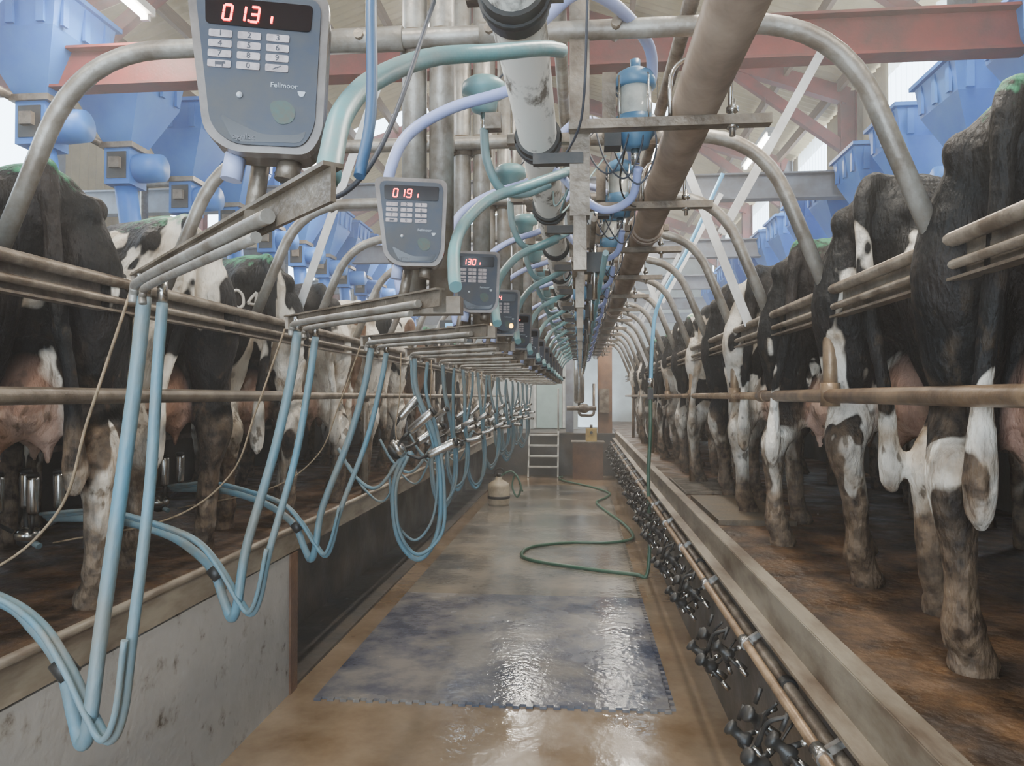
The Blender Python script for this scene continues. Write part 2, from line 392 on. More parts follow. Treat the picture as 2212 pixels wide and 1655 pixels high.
corr('wall_left',-5.9,Y0,22,-.85,4.3,cladd,holes=[(2.5,4,1.2),(6,7.6,1.2),(10.2,11.8,1.2),(14.4,16,1.2)])
b=MB()
b.box((-1,22,.0),(9.7,.15,8.4),farw)
b.add([(-5.95,22,4.2),(3.95,22,4.2),(-1,22,5.95)],[(0,1,2)],farw)
b.build('wall_far')
b=MB()
b.box((-4.4,Y0-.1,1.3),(3.0,.12,6),cladd); b.box((2.4,Y0-.1,1.3),(3.0,.12,6),cladd); b.box((-1,Y0-.1,3.6),(3.8,.12,3.0),cladd)
b.build('wall_near')
b=MB()
for xa,za,xb,zb in ((4.1,4.25,-1,6.0),(-1,6.0,-6.1,4.25)):
    n=165
    for i in range(n):
        ya=Y0-.1+i*.15; 
        for k in range(2):
            y_a=ya+k*.075; h0=.02 if k==0 else -.0; h1=-.0 if k==0 else .02
            mm=transl if (i%40 in range(26,30)) else roofm
            fa=.35; fb=.62
            def L(f,y_,h): return (xa+(xb-xa)*f,y_,za+(zb-za)*f+h)
            for f0,f1,q in ((0,fa,roofm),(fa,fb,mm),(fb,1,roofm)):
                b.add([L(f0,y_a,h0),L(f1,y_a,h0),L(f1,y_a+.075,h1),L(f0,y_a+.075,h1)],[(0,1,2,3)],q,False)
b.build('ceiling')
b=MB()
for i in range(7):
    for sx,x0 in ((1,-1),(-1,-1)):
        t=(i+.4)/7; xx=x0+sx*5*t; zz=6.0-1.75*t-.12
        b.bar((xx,Y0,zz),(xx,22,zz),.06,.16,wood)
b.build('roof_purlins')
beams=[4.4+3.1*k for k in range(6)]
for i,y in enumerate(beams):
    b=MB(); m=red if i in(0,) else grey  # only the nearest beam stays red; grey imitates haze on the rest
    z=2.07; L=9.6
    b.box((-1,y,z),(L,.012,.24),m); b.box((-1,y,z+.12),(L,.14,.016),m); b.box((-1,y,z-.12),(L,.14,.016),m)
    m2=red if i%2==0 else grey
    for xx in (3.70,-5.70):
        b.box((xx,y,1.75),(.20,.012,4.98),m2); b.box((xx-.1,y,1.75),(.014,.14,4.98),m2); b.box((xx+.1,y,1.75),(.014,.14,4.98),m2)
    b.bar((3.7,y,4.15),(-1,y,5.78),.14,.22,red); b.bar((-5.7,y,4.15),(-1,y,5.78),.14,.22,red)
    b.bar((3.7,y,3.4),(1.9,y,4.75),.10,.14,red); b.bar((-5.7,y,3.4),(-3.9,y,4.75),.10,.14,red)
    b.build('portal_frame')
def strut(b,a,c,w=.05):
    b.bar(a,c,.006,w,alu,(0,1,0)); 
    b.bar(Vector(a)+Vector((0,-w/2,0)),Vector(c)+Vector((0,-w/2,0)),w,.006,alu,(0,1,0))
for y in (4.3,7.4,10.5,13.6):
    b=MB()
    strut(b,(1.38,y,1.98),(.80,y,.92)); strut(b,(.60,y,1.32),(.95,y,.40))
    strut(b,(-1.15,y,1.96),(-1.70,y,.44)); strut(b,(-1.75,y,1.55),(-1.45,y,1.1))
    b.build('bracing_strut')
# ------------------------------------------------------------------ rails
def rail_set(x,sgn,name):
    b=MB(); ya,yb=-1.0,15.6
    b.tube([(x,ya,.40),(x,yb,.40)],.020,galvd); 
    b.box((x+sgn*.028,(ya+yb)/2,.355),(.008,yb-ya,.12),galvd)
    b.box((x+sgn*.008,(ya+yb)/2,.297),(.045,yb-ya,.008),galvd)
    b.tube([(x-sgn*.002,ya,.335),(x-sgn*.002,yb,.335)],.013,galvd)
    return b.build(name)
rail_set(.95,1,'rump_rail'); rail_set(-1.62,-1,'rump_rail')
for x,m in ((.95,rustpipe),(-1.62,galvd)):
    b=MB(); b.tube([(x,-1,.0),(x,3.98,.0)],.027,m); b.tube([(x,3.95,.0),(x,15.6,.0)],.021,m)
    b.tube([(x,3.9,0),(x,4.02,0)],.032,m)
    b.build('lower_rail')
b=MB()
path=fillet([(-1.745,0,.40),(-1.48,0,1.02),(.70,0,1.02),(.955,0,.38)],.26,8)
b.tube(path,.027,galv,12)
b.tube([(-.72,0,1.02),(-.5,0,1.02)],.034,galv); b.tube([(-.28,0,1.02),(-.2,0,1.02)],.034,galv)
for xx in (-.62,-.25,.1): b.tube([(xx,-.045,1.02),(xx,.045,1.02)],.014,galvd,8)
for xx in (-.48,-.40):
    b.tube([(xx,.055,.24),(xx,.055,2.0)],.036,galv,14); b.tube([(xx,.055,.98),(xx,.055,1.06)],.042,galvd,14)
b.box((-.44,.055,.26),(.2,.06,.05),galvd)
hoop=b.build('tubular_hoop_frame',(0,2.06,E))
for k in range(1,15): dup(hoop,S*k)
for k in range(1,15,2):
    b=MB(); x=.955
    bot=-.75 if k in (5,9,13) else -.03
    b.tube([(x,0,.3),(x,0,bot)],.026,rustpipe,12); b.tube([(x,0,-.04),(x,0,.05)],.036,rustpipe,12)
    b.build('rail_post',(0,2.06+S*k,E))
for k in range(4,15,3):
    b=MB(); x=-1.65
    b.tube([(x,0,.3),(x,0,-.75)],.024,galvd,12); b.tube([(x,0,-.04),(x,0,.05)],.033,galvd,12)
    b.build('rail_post',(0,2.06+S*k,E))
# ------------------------------------------------------------------ overhead pipes
def longpipe(name,x,z,r,m,y0=.9,y1=15.5,col=None,cstep=S):
    b=MB(); b.tube([(x,y0,z),(x,y1,z)],r,m,24)
    y=y0+.75
    while y<y1:
        if col: 
            b.tube([(x,y-.05,z),(x,y+.05,z)],r+.010,col,24); b.tube([(x,y-.015,z),(x,y+.015,z)],r+.016,col,24)
            b.box((x+r+.02,y,z),(.04,.03,.03),galvd); b.box((x-r-.02,y,z),(.04,.03,.03),galvd)
        y+=cstep
    return b.build(name)
longpipe('milk_line_pipe',-.135,.84,.062,milkpipe,.78,15.4,black,S)
longpipe('vacuum_line_pipe',.325,.82,.066,brownpipe,-.5,15.4,brownpipe,3.4)
longpipe('pulsation_pipe',.33,1.17,.024,galvd,.3,15.4)
longpipe('air_pipe',-.06,1.12,.022,galv,.3,15.4)
b=MB()
b.box((.0,.05,1.25),(.055,.055,1.5),galvd)
b.box((.24,.0,.735),(.54,.035,.016),galvd); b.box((.24,-.018,.740),(.54,.005,.026),galvd)
b.tube([(.41,0,.70),(.41,0,.80)],.008,stain,8); b.tube([(.41,0,.72),(.41,0,.735)],.016,stain,6); b.tube([(.41,0,.765),(.41,0,.78)],.016,stain,6)
b.box((.0,.04,.60),(.035,.03,.5),galvd); b.box((-.06,.03,.66),(.14,.03,.03),black)
b.tube(fillet([(.325-.08,0,.75),(.325-.08,0,.92),(.325+.08,0,.92),(.325+.08,0,.75)],.08),.006,stain,8)
br=b.build('pipe_hanger_bracket',(0,2.03,E))
for k in range(1,14): dup(br,S*k)
def meter(x,z):
    b=MB()
    b.lathe((x,0,z),[(.0,.115),(.03,.12),(.055,.105),(.062,.085),(.062,.065),(.05,.06)],capblue,24)
    b.lathe((x,0,z),[(.05,.062),(.052,-.04),(.05,-.045)],clear,24)
    b.lathe((x,0,z),[(.062,-.03),(.064,-.05),(.062,-.075),(.045,-.10),(.04,-.12),(.02,-.125)],capblue,24)
    b.tube([(x,0,z-.12),(x,0,z-.17)],.014,stain,10)
    b.tube([(x,0,z+.11),(x,0,z+.15)],.016,capblue,10)
    for a in range(4):
        c,s_=math.cos(a*math.pi/2+.6),math.sin(a*math.pi/2+.6); b.tube([(x+.06*c,.06*s_,z+.09),(x+.06*c,.06*s_,z-.06)],.004,stain,6)
    b.box((x-.08,0,z+.03),(.04,.03,.16),galvd); b.box((x-.07,-.01,z-.1),(.05,.06,.05),black)
    return b
b=meter(.17,.88)
b.tube(catmull([(-.1,-.45,.93),(.0,-.42,1.02),(.1,-.3,1.04),(.2,-.1,1.03),(.22,0,.98),(.2,.02,.93)]),.017,lav,12)
b.tube(catmull([(.18,0,.70),(.16,.06,.62),(.08,.12,.6),(.0,.15,.66),(-.08,.2,.76)]),.013,lav,10)
for j in range(3):
    x0=.1+.04*j; b.tube(catmull([(x0,.0,.95),(x0+.05,-.04,.82-.03*j),(x0-.0,-.03,.68-.02*j),(x0-.06,.05,.74),(x0-.1,.1,.9)]),.003,cable,6)
mt=b.build('glass_milk_meter',(0,2.28,E))
for k in range(1,13): dup(mt,S*k)
b=MB()
b.lathe((-.30,0,.96),[(.0,.04),(.05,.035),(.068,.02),(.07,-.01),(.045,-.02),(.04,-.06),(.02,-.07)],teal,24)
b.tube([(-.30,0,.9),(-.30,0,.80)],.012,stain,8); b.box((-.27,0,.86),(.05,.04,.05),galvd)
b.tube(catmull([(-.30,0,.84),(-.29,0,.74),(-.25,.04,.66),(-.18,.1,.66),(-.1,.14,.7)]),.014,teal,10)
b.tube(catmull([(-.3,0,.95),(-.2,.03,1.05),(-.12,.1,1.0),(-.1,.2,.9)]),.0035,cable,6)
pu=b.build('pulsator_unit',(0,2.3,E))
for k in range(1,13): dup(pu,S*k)
b=MB()
for j in range(4):
    x0=random.uniform(-.05,.25); y0=1.7+random.random()
    b.tube(catmull([(x0,y0,1.0),(x0+random.uniform(-.08,.08),y0+.15,.8+random.uniform(-.1,.1)),(x0+random.uniform(-.1,.1),y0+.4,.70+random.uniform(-.08,.08)),(x0+random.uniform(-.1,.1),y0+.7,.95)]),.0035,random.choice([cable,black,teal]),6)
w=b.build('overhead_cable_loops')
for k in range(1,7): dup(w,2*S*k)
b=MB()
for j,(xx,zz) in enumerate([(.02,.95),(.05,.62),(.09,.5),(-.02,.48)]):
    b.tube([(xx,2.6,zz),(xx,15.4,zz)],.011 if j else .02,galvd if j!=2 else teal,8)
for k in range(1,14):
    y=2.2+S*k
    b.box((.05,y,.55),(.09,.07,.08),black); b.box((.03,y+.1,.68),(.05,.05,.10),galvd); b.box((-.1,y+.12,.72),(.10,.04,.03),galvd)
    b.tube([(.06,y,.4),(.06,y,.62)],.012,stain,8); b.lathe((.0,y+.2,.42),[(.02,0),(.03,.01),(.03,.06),(.015,.07)],capblue,14)
b.build('service_lines')
# ------------------------------------------------------------------ arms + hoses
def arm(n):
    b=MB(); o=Vector((-1.01,1.6,.255)); i=Vector((-.27,.79,.235)) if n==0 else Vector((-.33,.856,.235))
    b.bar(o,i,.006,.042,galvd); b.bar(o+Vector((0,0,.020)),i+Vector((0,0,.020)),.024,.005,galvd)
    d=(i-o).normalized(); side=Vector((-d.y,d.x,0))
    sd=-side if side.y>0 else side
    t=[o+d*.09+sd*.02+Vector((0,0,-.05)),o+d*.10+sd*.02+Vector((0,0,-.025)),o+d*.18+sd*.022+Vector((0,0,-.012)),o+d*.7+sd*.02+Vector((0,0,-.012)),o+d*.93+sd*.015+Vector((0,0,-.01))]
    b.tube(catmull(t),.010,galv,10)
    b.tube(catmull([o+d*.22+sd*.025+Vector((0,0,-.065)),o+d*.22+sd*.025+Vector((0,0,-.045)),o+d*.30+sd*.025+Vector((0,0,-.033)),o+d*.9+sd*.02+Vector((0,0,-.033))]),.008,galv,8)
    p=o+d*.82
    b.tube([p,p+Vector((.02,-.01,.10))],.013,galvd,10)
    b.box(o+d*.01,(.016,.016,.05),galvd)
    if n: b.bar(o+d*.74,(-.46,1.20,.26),.015,.03,galvd)
    return b.build('swing_arm',(0,S*n,E))
for n in range(15): arm(n)
def hoses(n,dxb):
    b=MB()
    def P(l): return [(x+dxb*w,y,z) for x,y,z,w in l]
    A=P([(-.945,1.53,.215,0),(-.955,1.52,.05,.1),(-.975,1.50,-.20,.4),(-1.01,1.49,-.5,.9),(-1.02,1.47,-.68,1),(-1.05,1.49,-.735,1),(-1.09,1.52,-.69,1),(-1.15,1.56,-.60,1),(-1.26,1.62,-.54,1),(-1.40,1.69,-.50,1),(-1.7,1.78,-.47,.5),(-2.05,1.82,-.47,0)])
    B=P([(-.85,1.44,.19,0),(-.86,1.44,.05,.1),(-.875,1.44,-.20,.4),(-.91,1.44,-.5,.9),(-.935,1.45,-.65,1),(-.97,1.46,-.71,1),(-1.02,1.48,-.67,1),(-1.10,1.51,-.575,1),(-1.2,1.55,-.50,1),(-1.36,1.61,-.46,1),(-1.7,1.72,-.43,.5),(-2.05,1.80,-.46,0)])
    b.tube(catmull(A),.0155,blueh,12); b.tube(catmull(B),.0115,blueh,12)
    C=[(x+.0,y-.024,z+.010) for x,y,z in B]; b.tube(catmull(C[3:]),.007,blueh,10)
    for q,r in ((A[0],.014),(B[0],.010)): b.tube([q,(q[0],q[1],q[2]+.05)],r,stain,10)
    q=A[7]; b.tube([(q[0]+.03,q[1]-.01,q[2]-.02),(q[0]-.0,q[1]-.01,q[2]+.015)],.024,black,12)
    b.build('milking_hose',(0,S*n,E))
    c=MB()
    c.tube(catmull([(-1.01,1.58,.23),(-1.12,1.6,-.05),(-1.24,1.66,-.28),(-1.5,1.72,-.45),(-2.0,1.78,-.56)]),.0035,cordm,6)
    c.build('retraction_cord',(0,S*n,E))
hoses(0,0); hoses(1,-.10); hoses(2,-.16)
def cluster(b,o,up=True,splay=.25,rot=None,sc=1):
    o=Vector(o); R=(rot or Matrix.Identity(3))*sc
    def T(v): return o+R@Vector(v)
    b.ell(T((0,0,0)),(.05,.05,.032),stain,rot=R); b.ell(T((0,0,-.02)),(.042,.042,.03),black,rot=R)
    for sx in (-1,1):
        for sy in (-1,1):
            a=T((sx*.035,sy*.035,.015)); c=T((sx*.07,sy*.07,.05)); d=T((sx*(.07+splay*.06),sy*(.07+splay*.06),.09)); e=T((sx*(.07+splay*.16),sy*(.07+splay*.16),.23))
            b.tube([a,c,d],.008*sc,black,8); b.tube([d,d+(e-d)*.08,d+(e-d)*.9,e],[.014*sc,.02*sc,.022*sc,.02*sc],stain,14)
            b.tube([e,e+(e-d)*.1],[.023*sc,.018*sc],black,12)
b=MB(); cluster(b,(0,0,0),splay=.0); b.tube([(0,0,-.02),(.06,-.02,-.04)],.012,blueh,8)
cl=b.build('milking_cluster',(-2.10,1.78,E-.53))
for k in range(1,3): dup(cl,S*k)
def parked(n):
    b=MB()
    up=0 if n==3 else (.12+.06*(n%3))
    sq=1 if n==3 else .6
    A=[(-.945,1.53,.215),(-.93,1.54,.02),(-.86,1.55,-.25),(-.83,1.57,-.60),(-.86,1.57,-.85),(-.96,1.55,-.97),(-1.07,1.53,-.85),(-1.10,1.52,-.60),(-1.05,1.5,-.38),(-.98,1.5,-.32)]
    B=[(-.85,1.44,.19),(-.86,1.46,.02),(-.83,1.5,-.25),(-.80,1.52,-.60),(-.82,1.52,-.82),(-.95,1.5,-.93),(-1.05,1.48,-.80),(-1.07,1.48,-.55),(-1.0,1.47,-.34)]
    j=random.uniform(-.05,.05)
    def W(L): return [(-.96+(x+.96)*(sq if z<-.2 else 1)+j*(1 if z<-.1 else 0),y,z+(up+j if z<-.5 else 0)) for x,y,z in L]
    A=W(A); B=W(B)
    b.tube(catmull(A),.0145,blueh,10); b.tube(catmull(B),.010,blueh,10)
    if n==3:
        C=[(x-.03,y+.05,z+.1 if z<-.4 else z) for x,y,z in A]; b.tube(catmull(C),.008,blueh,8)
    b.build('milking_hose',(0,S*n,E))
    c=MB(); R=Matrix.Rotation(random.uniform(.9,1.5),3,'Y')@Matrix.Rotation(random.uniform(-.5,.5),3,'X')@Matrix.Rotation(.6,3,'Z')
    cluster(c,(0,0,0),splay=.2,rot=R,sc=1.2 if n==3 else .9)
    c.tube(catmull([(0,0,0),(-.02,.02,.12),(-.0,.03,.3),(.0,.06,.55)]),.004,cordm,6)
    c.build('milking_cluster',(-1.03,1.5+S*n,E-.30))
    if n<7:
        t=MB(); t.tube(catmull([(-1.0,1.5,-.33),(-1.15,1.5,-.52),(-1.28,1.5,-.46),(-1.38,1.5,-.30)]),.010,blueh,8)
        t.tube(catmull([(-1.0,1.5,-.36),(-1.12,1.55,-.60),(-1.25,1.6,-.55),(-1.36,1.62,-.40)]),.007,blueh,8)
        t.build('short_pulse_tube',(0,S*n,E))
for n in range(3,14): parked(n)
def arcs(n):
    b=MB()
    b.tube(catmull([(-.04,1.62,.76),(-.075,1.5,.71),(-.163,1.35,.635),(-.25,1.2,.56),(-.30,1.05,.46),(-.312,.95,.375),(-.30,.87,.29),(-.29,.83,.255)]),.0155,teal,12)
    if n: b.tube(catmull([(-.13,1.14+.06,.90),(-.216,1.16,.845),(-.355,1.12,.79),(-.46,1.08,.71),(-.505,1.06,.61),(-.515,1.06,.50),(-.50,1.07,.4),(-.47,1.05,.27)]),.0155,lav,12)
    if n==0:
        b.tube(catmull([(-.25,.82,.25),(-.245,.85,.34),(-.26,.9,.5),(-.285,1.0,.7),(-.30,1.1,.9)]),.007,darkblue,8)
        b.tube(catmull([(-.42,.99,.31),(-.38,.96,.27),(-.3,.92,.26),(-.25,.95,.35),(-.22,1.1,.6)]),.0035,cable,6)
    b.build('overhead_milk_hose',(0,S*n,E))
for n in range(14): arcs(n)
# ------------------------------------------------------------------ terminals
SEG={'0':'abcdef','1':'bc','2':'abged','3':'abgcd','4':'fgbc','5':'afgcd','6':'afgedc','7':'abc','8':'abcdefg','9':'abcdfg','i':'c'}
def sevenseg(b,txt,x,y,z,h,m):
    w=h*.50; t=h*.12; sl=.10
    def seg(cx,cz,horiz):
        L=(w if horiz else h/2)-t*.6
        pts=[(-L/2,-t/2),(L/2,-t/2),(L/2,t/2),(-L/2,t/2)] if horiz else [(-t/2,-L/2),(t/2,-L/2),(t/2,L/2),(-t/2,L/2)]
        pts=[(cx+px+(cz-z+pz)*sl,cz+pz) for px,pz in pts]
        b.prism(pts,y-.0015,y,m)
    for ch in txt:
        if ch=='.':
            b.prism([(x-w*.36,z-h/2),(x-w*.36+t,z-h/2),(x-w*.36+t,z-h/2+t),(x-w*.36,z-h/2+t)],y-.0015,y,m); continue
        P={'a':(x+w/2,z+h/2,1),'g':(x+w/2,z,1),'d':(x+w/2,z-h/2,1),'f':(x,z+h/4,0),'b':(x+w,z+h/4,0),'e':(x,z-h/4,0),'c':(x+w,z-h/4,0)}
        for s_ in SEG[ch]: seg(*P[s_])
        x+=w*1.7
def terminal(txt,lamps=False):
    b=MB()
    outer=roundpoly([(-.092,.117),(.086,.117),(.083,-.07),(.068,-.100),(-.030,-.102),(-.062,-.078)],.022)
    inner=[(x*.90+.001,z*.93) for x,z in outer]
    b.prism(outer,0,.05,term)
    b.prism([(x*1.03,z*1.02) for x,z in outer],-.006,.012,termedge)
    b.prism(inner,-.009,-.004,panel)
    b.prism(roundpoly([(-.068,.098),(.068,.098),(.066,.062),(-.066,.062)],.006),-.011,-.008,scr)
    sevenseg(b,txt,-.044,-.0115,.078,.020,led)
    labs=[['1','2','3'],['4','5','6'],['7','8','9'],['c','0','z']]
    for r in range(4):
        for c in range(3):
            x=-.043+.036*c-.004; z=.050-.0135*r
            b.prism(roundpoly([(x-.0145,z+.0048),(x+.0145,z+.0048),(x+.0145,z-.0048),(x-.0145,z-.0048)],.002,3),-.0105,-.008,key)
            l=labs[r][c]
            if l=='c':
                b.box((x,-.0108,z+.0005),(.010,.0008,.004),ink); b.box((x+.006,-.0108,z+.0015),(.003,.0008,.003),ink)
                for q in (-.004,.004): b.box((x+q,-.0108,z-.0025),(.001,.0008,.003),ink)
            elif l=='z':
                b.bar((x-.005,-.0108,z-.002),(x,-.0108,z+.001),.0008,.001,ink,(0,0,1)); b.bar((x,-.0108,z+.0),(x+.005,-.0108,z+.003),.0008,.001,ink,(0,0,1))
            else: b.text(l,.011,(x,-.0108,z),ink)
    b.text('Fellmoor',.0095,(.035,-.0095,-.013),pale); b.prism(roundpoly([(.052,-.019),(.063,-.019),(.060,-.026),(.055,-.026)],.002),-.0100,-.0085,pale)
    b.text('agrilac',.011,(-.012,-.0100,-.085),faint)
    b.lathe((-.02,-.009,-.030),[(.004,0),(.004,.002),(.0,.003)],pale,12,Matrix.Rotation(math.pi/2,3,'X'))
    b.prism(roundpoly([(.018,-.035),(.04,-.032),(.052,-.045),(.048,-.062),(.03,-.066),(.02,-.052)],.008),-.0098,-.0085,smudge)
    b.prism(roundpoly([(-.045,-.055),(-.02,-.068),(.01,-.080),(.055,-.078),(.066,-.07),(.06,-.088),(-.025,-.092)],.01),-.0095,-.0085,scr)
    if lamps:
        for x in (-.05,.05): b.ell((x,-.010,-.055),(.010,.005,.012),amber,12,8)
    b.tube([(-.03,.03,-.095),(-.035,.03,-.13)],.014,lav,10); b.tube([(.04,.035,-.095),(.035,.035,-.125)],.016,galvd,10)
    b.box((.02,.055,.0),(.06,.02,.16),galvd)
    return b.mesh('milk_meter_terminal')
txts=['01.3i','01.9i','13.0i','0.44','01.3i']
tm=[terminal(t,i==3) for i,t in enumerate(txts)]
for n in range(14):
    me=tm[n] if n<4 else tm[(1,2,0)[n%3]]
    o=bpy.data.objects.new('milk_meter_terminal',me); o.location=(-.42 if n<2 else -.375,.93+S*n-(.0 if n<2 else .06),E+(.418 if n==0 else .425)-(.012*min(n,6) if n>1 else 0)); bpy.context.collection.objects.link(o)
    o.rotation_euler=(math.radians(-3),math.radians(1.5),math.radians((14 if n==0 else 9 if n==1 else 6)+random.uniform(-2,2)))
b=MB(); b.box((0,0,0),(.22,.07,.15),black); b.box((0,-.037,.03),(.14,.004,.05),lcd)
for i in range(2):
    for j in range(5): b.box((-.07+.035*j,-.037,-.025-.028*i),(.022,.004,.014),key)
b.tube([(0,.03,.07),(0,.03,.6)],.015,galv,8)
b.build('control_panel',(-.84,5.0,E+.44))
print('terminals done',time.time()-T0)
# ------------------------------------------------------------------ right low wash line + jetters
b=MB(); b.tube([(.62,Y0,-.93),(.62,Y1-.2,-.93)],.016,rustpipe,12)
y=2.0
while y<15: 
    b.tube([(.62,y-.03,-.93),(.62,y+.03,-.93)],.023,stain,10); b.bar((.62,y,-.93),(.71,y,-.87),.02,.02,stain); y+=S
b.build('wash_line_pipe')
b=MB(); b.tube([(.672,Y0,-.945),(.672,Y1-.2,-.945)],.021,galvd,14)
y=2.5
while y<15: b.tube([(.672,y-.02,-.945),(.672,y+.02,-.945)],.03,black,10); y+=2*S
b.build('transfer_pipe')
b=MB()
for dx,dy,dz in ((.03,0,0),(-.03,.05,-.07),(.01,.24,-.02),(-.03,.30,-.1)):
    o=Vector((.555+dx,dy,-1.03+dz))
    b.tube([o+Vector((0,0,.05)),o+Vector((.02,0,.1))],.008,black,8)
    R=Matrix.Rotation(-.9,3,'Y')@Matrix.Rotation(random.uniform(-.4,.4),3,'X')
    b.lathe(o,[(.010,-.045),(.026,-.04),(.030,-.02),(.018,-.005),(.018,.02),(.028,.03),(.026,.042),(.01,.047)],black,14,R)
    for a in range(3):
        an=a*1.9+random.uniform(0,1)
        q=R@Vector((.02*math.cos(an),.02*math.sin(an),-.02)); q2=R@Vector((.045*math.cos(an),.045*math.sin(an),-.035-.02*a))
        b.tube([o+q,o+q2],.009,black,8); b.tube([o+q2,o+q2*1.5],.010,stain,8)
    b.tube([o+R@Vector((0,0,-.05)),o+R@Vector((0,0,-.11))],.013,stain,10)
b.tube(catmull([(.60,0,-.94),(.55,.02,-.97),(.53,.05,-1.05)]),.007,black,8)
b.tube(catmull([(.60,.1,-.94),(.56,.12,-1.0),(.56,.15,-1.10),(.6,.2,-1.15),(.68,.22,-1.05)]),.005,black,8)
je=b.build('cluster_jetter',(0,2.25,E))
for k in range(1,15): dup(je,S*k,0,-.02 if k%2 else 0)
b=MB()
for i in range(7): b.tube([(.65,4.1+i*.016,-.995),(.70,4.1+i*.016,-.99)],.005,teal,6)
b.build('pipe_tags')
# ------------------------------------------------------------------ hose, sprayer, steps, far end
b=MB()
fl=[(.62,6.86,-.75),(.63,6.86,-1.3),(.60,6.82,-1.62),(.5,6.83,-1.622),(.2,6.95,-1.622),(-.2,7.15,-1.622),(-.5,7.35,-1.622),(-.60,7.62,-1.622),(-.5,8.0,-1.622),(-.1,8.25,-1.622),(.35,8.3,-1.622),(.60,8.6,-1.622),(.55,9.5,-1.622),(.35,10.6,-1.622),(.25,11.4,-1.622),(.40,11.9,-1.622),(.48,12.5,-1.622),(.2,13.3,-1.622),(-.3,14.2,-1.622),(-.42,14.8,-1.622),(-.35,14.9,-1.622)]
b.tube(catmull([(.64,6.86,.12),(.64,6.86,-.3)]+fl),.018,greenh,10)
b.tube(catmull([(1.25,6.6,1.95),(.98,6.75,1.35),(.72,6.85,.85),(.66,6.86,.5),(.645,6.86,.12)]),.018,skyh,10)
b.tube([(.64,6.86,.08),(.64,6.86,.16)],.026,stain,10); b.box((.64,6.86,.02),(.05,.05,.1),black)
b.build('washdown_hose')
b=MB()
b.lathe((0,0,0),[(.0,0),(.15,.0),(.165,.03),(.165,.27),(.15,.32),(.09,.36),(.05,.38),(.05,.42),(.0,.43)],cream,24)
b.lathe((0,0,.0),[(.168,.1),(.170,.11),(.170,.13),(.168,.14)],black,24)
b.tube(catmull([(-.05,0,.42),(-.04,0,.52),(.05,0,.54),(.09,0,.44)]),.012,black,8)
b.tube(catmull([(.0,0,.42),(.2,.0,.5),(.33,0,.3),(.28,0,.12),(.2,.02,.28),(.26,.02,.45),(.36,0,.2)]),.014,greenh,8)
b.lathe((0,0,.42),[(.03,0),(.04,.02),(.04,.05),(.0,.06)],black,14)
b.build('backpack_sprayer',(-1.22,11.1,.014))
b=MB()
for x in (-1.05,-.45):
    b.bar((x,15.0,-1.65),(x,15.38,-.70),.03,.05,white); b.tube(fillet([(x,15.36,-.75),(x,15.36,.15),(x,15.40,.15)],.02),.02,white,8)
for i in range(4): b.box((-.75,15.07+.1*i,-1.44+.21*i),(.62,.16,.03),white)
b.build('pit_steps')
b=MB()
b.box((-.66,15.52,-1.24),(2.9,.12,.90),concD); b.build('wall_pit_end')
b=MB(); b.box((-.43,17,-.80),(2.3,3.1,.05),concD); b.build('platform_end')
b=MB(); b.box((.15,14.95,-1.29),(.6,.5,.72),brownedge); b.box((.15,14.95,-.92),(.66,.56,.03),galvd); b.build('concrete_plinth')
b=MB(); b.box((0,0,0),(.22,.2,.26),yellow); b.tube([(0,-.1,.05),(0,-.16,.05)],.03,black,10); b.tube([(.0,0,.13),(0,0,.2)],.03,black,10); b.build('yellow_pump_motor',(.22,14.9,E-.775))
b=MB(); b.lathe((0,0,0),[(.0,0),(.08,.0),(.11,.05),(.11,.95),(.08,1.05),(.0,1.08)],stain,24); b.tube([(0,0,1.05),(0,0,2.3)],.03,stain,10)
b.tube(fillet([(0,0,.02),(0,0,-.25),(.3,0,-.25),(.3,0,.4)],.08),.03,galvd,10); b.tube([(-.25,-.15,-.1),(.35,-.15,-.1)],.05,galvd,12); b.ell((.1,-.15,-.1),(.12,.1,.1),galvd)
b.build('receiver_vessel',(-.02,15.2,E-.15))
b=MB(); b.box((.52,15.8,.42),(.3,.3,2.4),brownedge); b.box((-.22,15.8,.12),(.16,.2,1.78),grey); b.box((.5,15.6,-.1),(.2,.10,.5),galvd)
b.build('end_pillar')
b=MB()
b.box((-1.15,17.5,.2),(2.2,.1,1.95),farw); b.box((-.72,17.42,-.2),(.6,.04,1.1),doorm); b.box((-1.06,17.42,-.15),(.06,.06,1.2),white); b.box((-.38,17.42,-.15),(.06,.06,1.2),white); b.box((-.72,17.42,.42),(.74,.06,.06),white)
b.build('door_1')
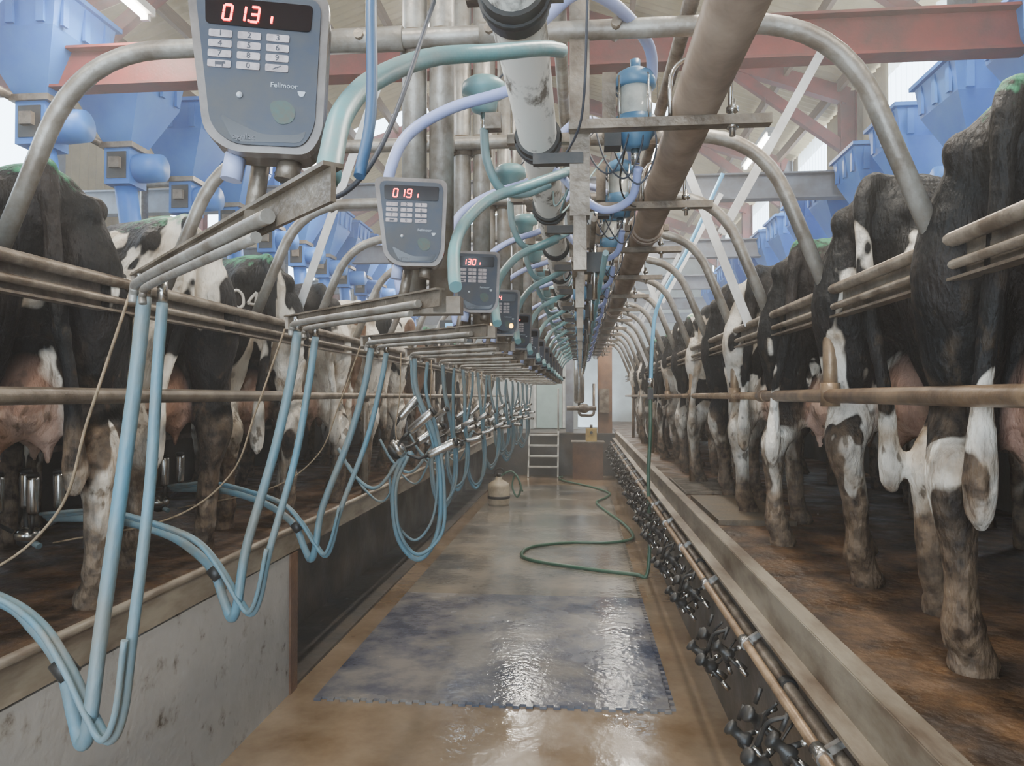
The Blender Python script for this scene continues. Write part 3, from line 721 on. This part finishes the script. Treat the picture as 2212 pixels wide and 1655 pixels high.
# ------------------------------------------------------------------ feed hoppers
def hopper(sgn):
    b=MB(); 
    def fr(x0,y0,z0,w0,d0,z1,w1,d1):
        vs=[(x0-w0/2,y0-d0/2,z0),(x0+w0/2,y0-d0/2,z0),(x0+w0/2,y0+d0/2,z0),(x0-w0/2,y0+d0/2,z0),(x0-w1/2,y0-d1/2,z1),(x0+w1/2,y0-d1/2,z1),(x0+w1/2,y0+d1/2,z1),(x0-w1/2,y0+d1/2,z1)]
        b.add(vs,[(3,2,1,0),(4,5,6,7),(0,1,5,4),(1,2,6,5),(2,3,7,6),(3,0,4,7)],binblue)
    fr(0,0,0,.22,.22,.36,.54,.54); fr(0,0,.36,.54,.54,.58,.60,.58); fr(0,0,.58,.66,.64,.61,.66,.64); fr(0,0,.61,.56,.54,.64,.50,.48)
    for q in (-.2,0,.2): b.box((q,-.285,.47),(.05,.02,.20),binblue); b.box((-sgn*.295,q,.47),(.02,.05,.20),binblue)
    b.box((0,0,-.02),(.26,.26,.04),galvd)
    b.box((0,0,-.17),(.20,.22,.28),binblue); b.box((0,-.113,-.17),(.15,.01,.2),black)
    b.box((0,-.13,-.16),(.08,.05,.08),galvd); b.lathe((-sgn*.16,0,-.17),[(.10,-.14),(.11,0),(.10,.14)],binblue,16,Matrix.Rotation(math.pi/2,3,'Y'))
    b.tube([(0,0,-.30),(0,.1,-.7),(sgn*.05,.2,-1.2)],.08,binblue,14)
    return b
for sgn,x,y0,zz in ((-1,-3.45,3.57,1.90),(1,2.75,3.6,1.66)):
    h=hopper(sgn).build('feed_hopper',(x,y0,E+zz))
    for k in range(1,14): dup(h,S*k)
    b=MB()
    b.tube([(x+sgn*.14,2,zz-.0),(x+sgn*.14,16,zz-.0)],.03,galvd,10)
    for k in range(5):
        b.tube([(x+sgn*.45,3.2+3.1*k,-.75),(x+sgn*.45,3.2+3.1*k,zz+.1)],.035,galv,10); b.tube([(x,3.2+3.1*k,zz),(x+sgn*.45,3.2+3.1*k,zz)],.03,galv,8)
    b.box((x+sgn*.25,9,-.35),(.5,15,.04),galvd); b.box((x+sgn*.02,9,-.35),(.03,15,.8),concD); b.box((x+sgn*.5,9,-.1),(.03,15,1.3),concD)  # upright dark panels added to darken the gaps behind the cows
    b.build('feed_frame_dark_screens')
# ------------------------------------------------------------------ lamps
def lampfix(x,y,z,name='fluorescent_or_fill_lamp',w=34):
    b=MB(); b.box((0,0,.045),(.10,1.3,.05),white); b.tube([(0,-.6,0),(0,.6,0)],.018,tubelamp,10)
    for q in (-.62,.62): b.box((0,q,.01),(.05,.03,.06),white)
    for q in (-.4,.4): b.tube([(0,q,.07),(0,q,.5)],.004,galvd,6)
    o=b.build(name,(x,y,E+z))
    L=bpy.data.lights.new('tube_or_fill_light','AREA'); L.shape='RECTANGLE'; L.size=.12; L.size_y=1.2; L.energy=w; L.color=(1,.92,.80)
    lo=bpy.data.objects.new('tube_or_fill_light',L); bpy.context.collection.objects.link(lo); lo.parent=o; lo.location=(0,0,-.03)
for y in (2.6,6.75,10.7,14.6,18.4): lampfix(.66,y,2.2,w=42 if y<9 else 65)
for y in (-.2,3.9,8.0,12.2,16.0): lampfix(-2.8,y,2.45,w=38)
for y in (0.5,4.6,9,13.5): lampfix(2.1,y,2.9,w=36)  # added lamp row, no such fixtures seen; brightens the right side
for y in (.6,5.2,9.6,14): lampfix(-1.1,y,2.6,w=42 if y<9 else 60)  # another added row without a visible source, lights the pit from above
# mist in the air of the building
vm=bpy.data.materials.new('damp_air'); vm.use_nodes=True; nt=vm.node_tree; nt.nodes.remove(nt.nodes['Principled BSDF'])
vsn=nt.nodes.new('ShaderNodeVolumeScatter'); vsn.inputs['Density'].default_value=.014; vsn.inputs['Anisotropy'].default_value=.5; vsn.inputs[0].default_value=(1,.98,.96,1)
nt.links.new(vsn.outputs[0],nt.nodes['Material Output'].inputs['Volume'])
b=MB(); b.box((-1,9.7,2.15),(9.7,24.2,7.6),vm); b.build('damp_air_mist')
# ------------------------------------------------------------------ world + camera
wd=bpy.data.worlds.new('World'); bpy.context.scene.world=wd; wd.use_nodes=True
bg=wd.node_tree.nodes['Background']; bg.inputs[0].default_value=(.70,.85,1,1); bg.inputs[1].default_value=7.5
cam=bpy.data.cameras.new('camera'); co=bpy.data.objects.new('camera',cam); bpy.context.collection.objects.link(co)
co.location=(0,0,E); co.rotation_euler=(math.radians(91),0,math.radians(5.25)); cam.sensor_width=36; cam.lens=26.04; cam.clip_start=.05
bpy.context.scene.camera=co
vs=bpy.context.scene.view_settings; vs.view_transform='AgX'; vs.exposure=.58
print('all done',time.time()-T0)
